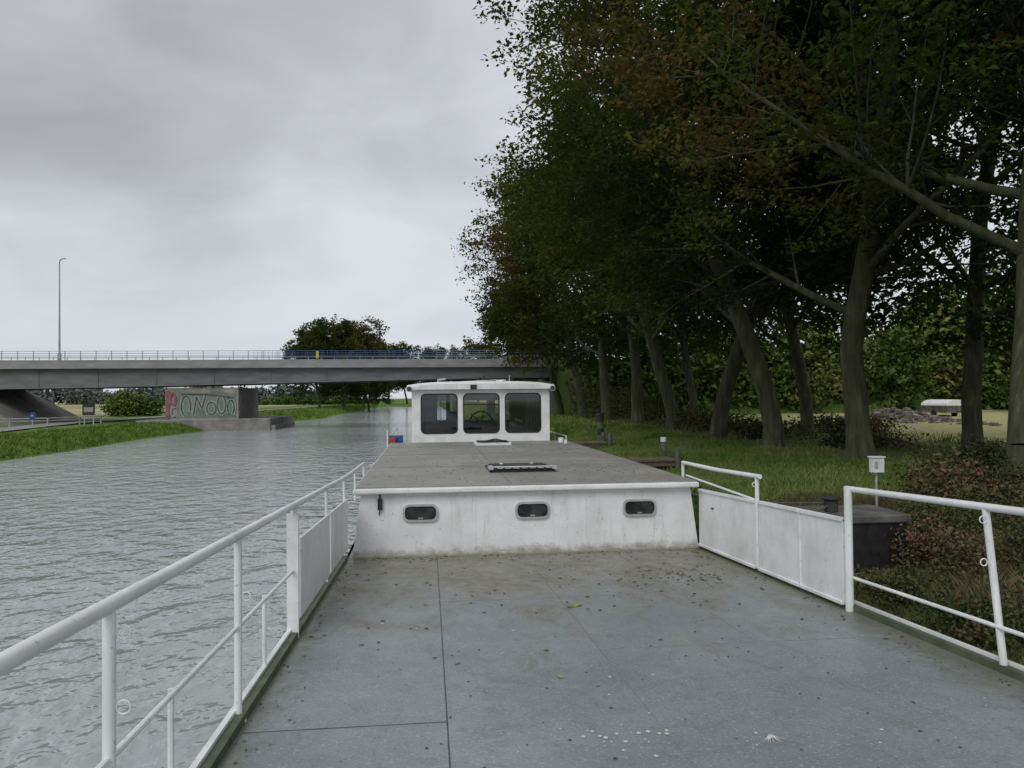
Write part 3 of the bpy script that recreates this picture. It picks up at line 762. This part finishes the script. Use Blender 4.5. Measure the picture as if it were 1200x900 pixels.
front=[(13.2,5.0,1),(12.2,14.6,1.03),(13.1,22.2,1.03),(12.8,27.5,1.04),(13.6,35.1,1.05),(14.2,43.6,1.10),(14.4,52,1.14),(14.4,61,1.14),(14.3,70,1.10),(13.9,80,1.02)]
for i,(x,y,sc) in enumerate(front): plant(x,y,sc,tilt=(-4 if y<50 else -3) if y>20 else -1)
for x,y in [(21,13),(18.5,24.5),(19.5,38),(20,56)]: plant(x,y,rd.uniform(.85,1.0),tilt=0,lod=1)
for x,y in ((-24,178),(-19,184),(-26,192),(-21,198),(-15,205),(-22,213),(-18,225),(-20,245),(-18,270)): plant(x,y,rd.uniform(.86,.97),tilt=0)
for x,y in ((-22,305),(-15,312),(-8,322),(-1,325),(6,330),(13,335),(22,330)): plant(x,y,rd.uniform(1.0,1.2),tilt=0)
for y in (116,135): plant(15,y,.95,tilt=-2)

def mass(name,blobs,nclump,nper,size,mat,spread=.5,loc=(0,0,0),seed=1,flat=.6,stems=None):
    rg=np.random.default_rng(seed); C=[]; TC=[]
    vol=np.array([b[3]*b[4]*b[5] for b in blobs]); pr=vol/vol.sum()
    for b,k in zip(blobs,(pr*nclump).astype(int)+1):
        d=rg.normal(size=(k,3)); d/=np.linalg.norm(d,axis=1)[:,None]; r=rg.uniform(.15,1,k)**.45*rg.uniform(.85,1.12,k)
        C.append(np.array(b[:3])+d*r[:,None]*np.array(b[3:6])); TC.append(np.clip(rg.uniform(.15,.75)+rg.normal(0,.15,k),0,1))
    C=np.concatenate(C); TC=np.concatenate(TC); k=C[:,2]>0.02; C=C[k]; TC=TC[k]
    v,f,t=leaves(C,spread,nper,size,rg,flat,.3,TC)
    if stems:
        mbs=MB()
        for p in stems: mbs.tube(p[0],p[1],6,0,False)
        bv=np.array(mbs.v); bf=np.array(mbs.f)
        mi=np.concatenate([np.ones(len(bf)),np.zeros(len(f))]); t=np.concatenate([np.zeros(len(bf)),t])
        v=np.concatenate([bv,v]); f=np.concatenate([bf,f+len(bv)])
        me=np_mesh(name,v,f,[mat,BARK],mi,t)
    else: me=np_mesh(name,v,f,[mat],None,t)
    return link(name,me,loc)
rr_=random.Random(3)
bl=[]
for i in range(30):
    y=5+i*3.2; x=60+rr_.uniform(-3,3)+ (y*.05); h=rr_.uniform(2.2,5)
    bl.append((x,y,h*.5,rr_.uniform(3,5),rr_.uniform(3,4.5),h*.62))
mass('hedge',bl,3000,14,.55,LEAFG,.6,(0,0,1.2),2)
bl=[]
for i in range(34):
    y=0+i*3.6; x=74+rr_.uniform(-5,5); h=rr_.uniform(11,19)
    bl.append((x,y,h*.5,rr_.uniform(4,6.5),rr_.uniform(4,6),h*.55))
mass('distant_trees',bl,4200,12,1.05,LEAFG,.9,(0,0,1.2),5)
bl=[]
for i in range(34):
    x=18+i*2.0; h=rr_.uniform(7,13); bl.append((x,80+rr_.uniform(-4,3),h*.45,rr_.uniform(2.5,4.5),2.8,h*.55))
mass('distant_trees',bl,3400,12,.68,LEAFG,.6,(0,0,1.2),306)
k=0
for (x,y,r,h) in [(15.5,19.5,1.2,.6),(16.5,27.5,1.5,.6),(15.8,34,1.5,.8),(16,41,1.8,.9),(23,40,2.5,.8),(17,50,2,1.2),(17,60,3,2.2),(10.6,13.8,1.2,.9),(12.9,11.2,1.4,.9),(14.8,14.8,1.2,.8),(18.5,70,4,3.5)]:
    bl=[(rr_.uniform(-r,r)*.7,rr_.uniform(-r,r)*.7,h*rr_.uniform(.2,.5),r*.55,r*.55,h*rr_.uniform(.5,.8)) for _ in range(6)]
    near=y<24
    st=[([(b[0]*.3,b[1]*.3,0),(b[0],b[1],b[2]+b[5]*.8)],.015) for b in bl]
    mass('shrub',bl,int(240*r) if near else int(110*r),15,.09 if near else .16,LEAFS,.14 if near else .22,(x,y,float(ground_z(x,y))),100+k,.8,st); k+=1
for (x,y,r,h) in [(6.4,5.6,.8,.7),(7.4,7.0,.9,.7),(6.3,8.2,.7,.6),(8.3,8.8,1.0,.9),(9.0,10.8,1.1,1.0),(7.9,5.0,.9,.7),(9.4,6.6,1.0,.8),(5.9,6.8,.5,.5),(6.1,13.2,.7,.5),(8.2,11.9,.6,.5),(6.2,9.7,.5,.4),(7.3,9.9,.7,.7),(5.6,9.0,.4,.4),(7.6,10.9,.6,.6)]:
    bl=[(rr_.uniform(-r,r)*.7,rr_.uniform(-r,r)*.7,h*rr_.uniform(.1,.5),r*.5,r*.5,h*rr_.uniform(.4,.7)) for _ in range(7)]
    st=[([(b[0]*.3,b[1]*.3,-.1),(b[0],b[1],b[2]+b[5]*.9)],.006) for b in bl]
    mass('bramble',bl,int(330*r),13,.056,LEAFS,.09,(x,y,float(ground_z(x,y))-.05),200+k,.8,st); k+=1
mass('shrub',[(0,0,1.6,3,2,2.0),(3,1,1.2,2,2,1.4)],400,18,.4,LEAFG,.5,(-45,122,.9),300)
bl=[]
for i in range(60):
    x=-640+i*10; h=rr_.uniform(8,15); bl.append((x,520+rr_.uniform(-30,30),h*.4,rr_.uniform(8,14),8,h*.6))
mass('distant_trees',bl,4000,12,2.5,LEAFF,1.8,(0,0,1),301)
bl=[]
for i in range(24):
    x=-110+i*4.0; h=rr_.uniform(2,4.2); bl.append((x,310+rr_.uniform(-8,8)+abs(x+50)*.4,h*.4,rr_.uniform(2,4),4,h*.6))
mass('hedge',bl,1200,12,.9,LEAFG,.8,(0,0,1),302)

def grass(name,x0,x1,y0,y1,n,h,w,mat,seed,zmin=.25,dens=None,yp=1.5):
    rg=np.random.default_rng(seed); x=rg.uniform(x0,x1,n); y=y0+(y1-y0)*rg.uniform(0,1,n)**yp
    z=ground_z(x,y); k=z>zmin
    if dens is not None: k&=rg.uniform(0,1,n)<dens(x,y)
    x,y,z=x[k],y[k],z[k]; n=len(x)
    a=rg.uniform(0,6.283,n); hh=h*rg.uniform(.4,1.3,n)*(.6+.6*(np.sin(x*1.7+np.sin(y*.9)*2)*.5+.5)); ww=w*rg.uniform(.7,1.4,n)
    dx,dy=np.cos(a)*ww,np.sin(a)*ww; lx,ly=rg.normal(size=n)*hh*.35,rg.normal(size=n)*hh*.35
    v=np.stack([np.stack([x-dx,y-dy,z-.02],1),np.stack([x+dx,y+dy,z-.02],1),np.stack([x+dx*.6+lx*.45,y+dy*.6+ly*.45,z+hh*.65],1),np.stack([x+lx,y+ly,z+hh],1)],1).reshape(-1,3)
    f=np.arange(4*n).reshape(n,4)
    ti=np.clip(.45+.25*np.sin(x*.8+1.3*np.sin(y*.5))*np.sin(y*.45)+.2*np.sin(x*2.3+y*1.1)*np.sin(y*1.7)+rg.normal(0,.16,n),0,1)
    return link(name,np_mesh(name,v,f,[mat],None,ti))
patch=lambda x,y:.25+.75*(np.sin(x*.9+.8*np.sin(y*.6))*np.sin(y*.7+x*.3)>-.15)
grass('grass',6.2,13,6,48,80000,.13,.008,GRASS,1,dens=patch)
grass('grass',12,26,8,60,40000,.17,.012,GRASS,2,dens=lambda x,y:.35+.5*(np.sin(x*.9)*np.sin(y*.7)>0))
grass('grass',5,14,45,85,20000,.22,.03,GRASS,3)
grass('bank_weeds',4.9,9,3.5,16,50000,.15,.0035,WEED,4,zmin=.02,yp=1.1)
grass('bank_weeds',4.9,6.6,14,85,20000,.40,.02,GRASS,6,zmin=.0)
grass('grass',-30,-22.5,28,125,40000,.26,.03,GRASSL,5,zmin=.05)
grass('grass',-27,-12,104,285,20000,.5,.08,GRASSL,7,zmin=.05)

mb=MB(); rd2=random.Random(9)
for i in range(380):
    a=rd2.gauss(0,3.4); b=rd2.gauss(0,1.2); h=max(0,1.1-abs(a)*.16-abs(b)*.4)*rd2.random(); s=rd2.uniform(.08,.28)
    c=Vector((36+b,56+a*1.3,1.35+h)); 
    P=[c+Vector((sx*s*rd2.uniform(.5,1),sy*s*rd2.uniform(.5,1),sz*s*rd2.uniform(.3,.8))) for sx,sy,sz in ((-1,-1,-1),(1,-1,-1),(1,1,-1),(-1,1,-1),(-1,-1,1),(1,-1,1),(1,1,1),(-1,1,1))]
    mb.hexa(P)
mb.finish('rubble_pile',RUB)
mb=MB()
tx,ty=43,60
mb.box(tx,tx+1.9,ty,ty+3.4,1.75,2.35,0)
n_=8
for i in range(n_):
    a0,a1=math.pi*i/n_,math.pi*(i+1)/n_
    x0,z0=tx+.95-.95*math.cos(a0),2.351+.5*math.sin(a0); x1,z1=tx+.95-.95*math.cos(a1),2.351+.5*math.sin(a1)
    mb.poly([(x0,ty,z0),(x1,ty,z1),(x1,ty+3.4,z1),(x0,ty+3.4,z0)],1)
mb.poly([(tx+.95-.95*math.cos(math.pi*i/n_),ty,2.351+.5*math.sin(math.pi*i/n_)) for i in range(n_+1)],1)
for x in (tx-.05,tx+1.85): mb.tube([(x,ty+1.7,1.65),(x+.14,ty+1.7,1.65)],.32,14,2)
mb.tube([(tx+.95,ty,1.85),(tx+.95,ty-1.2,1.8)],.04,6,2)
mb.finish('covered_trailer',[CONCD,WHITE,BLACK])

# ---------------------------------------------------------------- world and light
w=bpy.data.worlds.new('World'); scene.world=w; w.use_nodes=True; nt=w.node_tree; nt.nodes.clear()
out=N(nt,'ShaderNodeOutputWorld'); bg=N(nt,'ShaderNodeBackground'); bg.inputs['Strength'].default_value=.1
sky=N(nt,'ShaderNodeTexSky',sky_type='NISHITA'); sky.sun_disc=False; sky.sun_elevation=R(42); sky.sun_rotation=R(-150)
tc=N(nt,'ShaderNodeTexCoord').outputs['Generated']; s=sep(nt,tc)
den=mth(nt,'ADD',mth(nt,'MAXIMUM',s[2],0),.30)
cx=N(nt,'ShaderNodeCombineXYZ'); L(nt,mth(nt,'DIVIDE',s[0],den),cx.inputs[0]); L(nt,mth(nt,'DIVIDE',s[1],den),cx.inputs[1]); cx.inputs[2].default_value=3.7
n1=noise_tex(nt,cx.outputs[0],1.1,4,.45,.3)
n2=noise_tex(nt,cx.outputs[0],2.9,5,.50,.4)
vd=N(nt,'ShaderNodeVectorMath',operation='DOT_PRODUCT'); L(nt,tc,vd.inputs[0]); vd.inputs[1].default_value=tuple(Vector((-.36,1,.52)).normalized())
dark=mrange(nt,vd.outputs['Value'],.88,1.0)
f=mth(nt,'ADD',mth(nt,'MULTIPLY',mth(nt,'SUBTRACT',n1,.5),1.0),mth(nt,'MULTIPLY',mth(nt,'SUBTRACT',n2,.5),.85))
f=mth(nt,'ADD',f,mth(nt,'MULTIPLY',dark,.36))
f=mth(nt,'ADD',f,.20,clamp=True)
cl=ramp(nt,f,[(.0,(.80,.82,.85)),(.25,(.69,.715,.75)),(.6,(.52,.54,.57)),(1,(.36,.37,.395))])
hz=mrange(nt,s[2],.30,.0)
cl=mixc(nt,mth(nt,'MULTIPLY',hz,.8),cl,(.66,.70,.75))
sc=N(nt,'ShaderNodeVectorMath',operation='SCALE'); L(nt,cl,sc.inputs[0]); sc.inputs[3].default_value=10
fin=mixc(nt,.95,sky.outputs[0],sc.outputs[0])
L(nt,fin,bg.inputs['Color']); L(nt,bg.outputs[0],out.inputs[0])
sl=bpy.data.lights.new('sun','SUN'); sl.energy=1.2; sl.angle=R(30); sl.color=(1,.97,.93)
so=bpy.data.objects.new('sun',sl); COL.objects.link(so)
d=Vector((-.5*math.cos(R(42)),-.866*math.cos(R(42)),math.sin(R(42))))
so.rotation_euler=d.to_track_quat('Z','Y').to_euler()

cam=bpy.data.cameras.new('camera'); co=bpy.data.objects.new('camera',cam); COL.objects.link(co)
cam.sensor_width=36; cam.lens=27.18; cam.clip_start=.05; cam.clip_end=6000
co.location=(0,0,CAMZ); co.rotation_euler=(R(90.95),R(.5),R(-6.3))
scene.camera=co
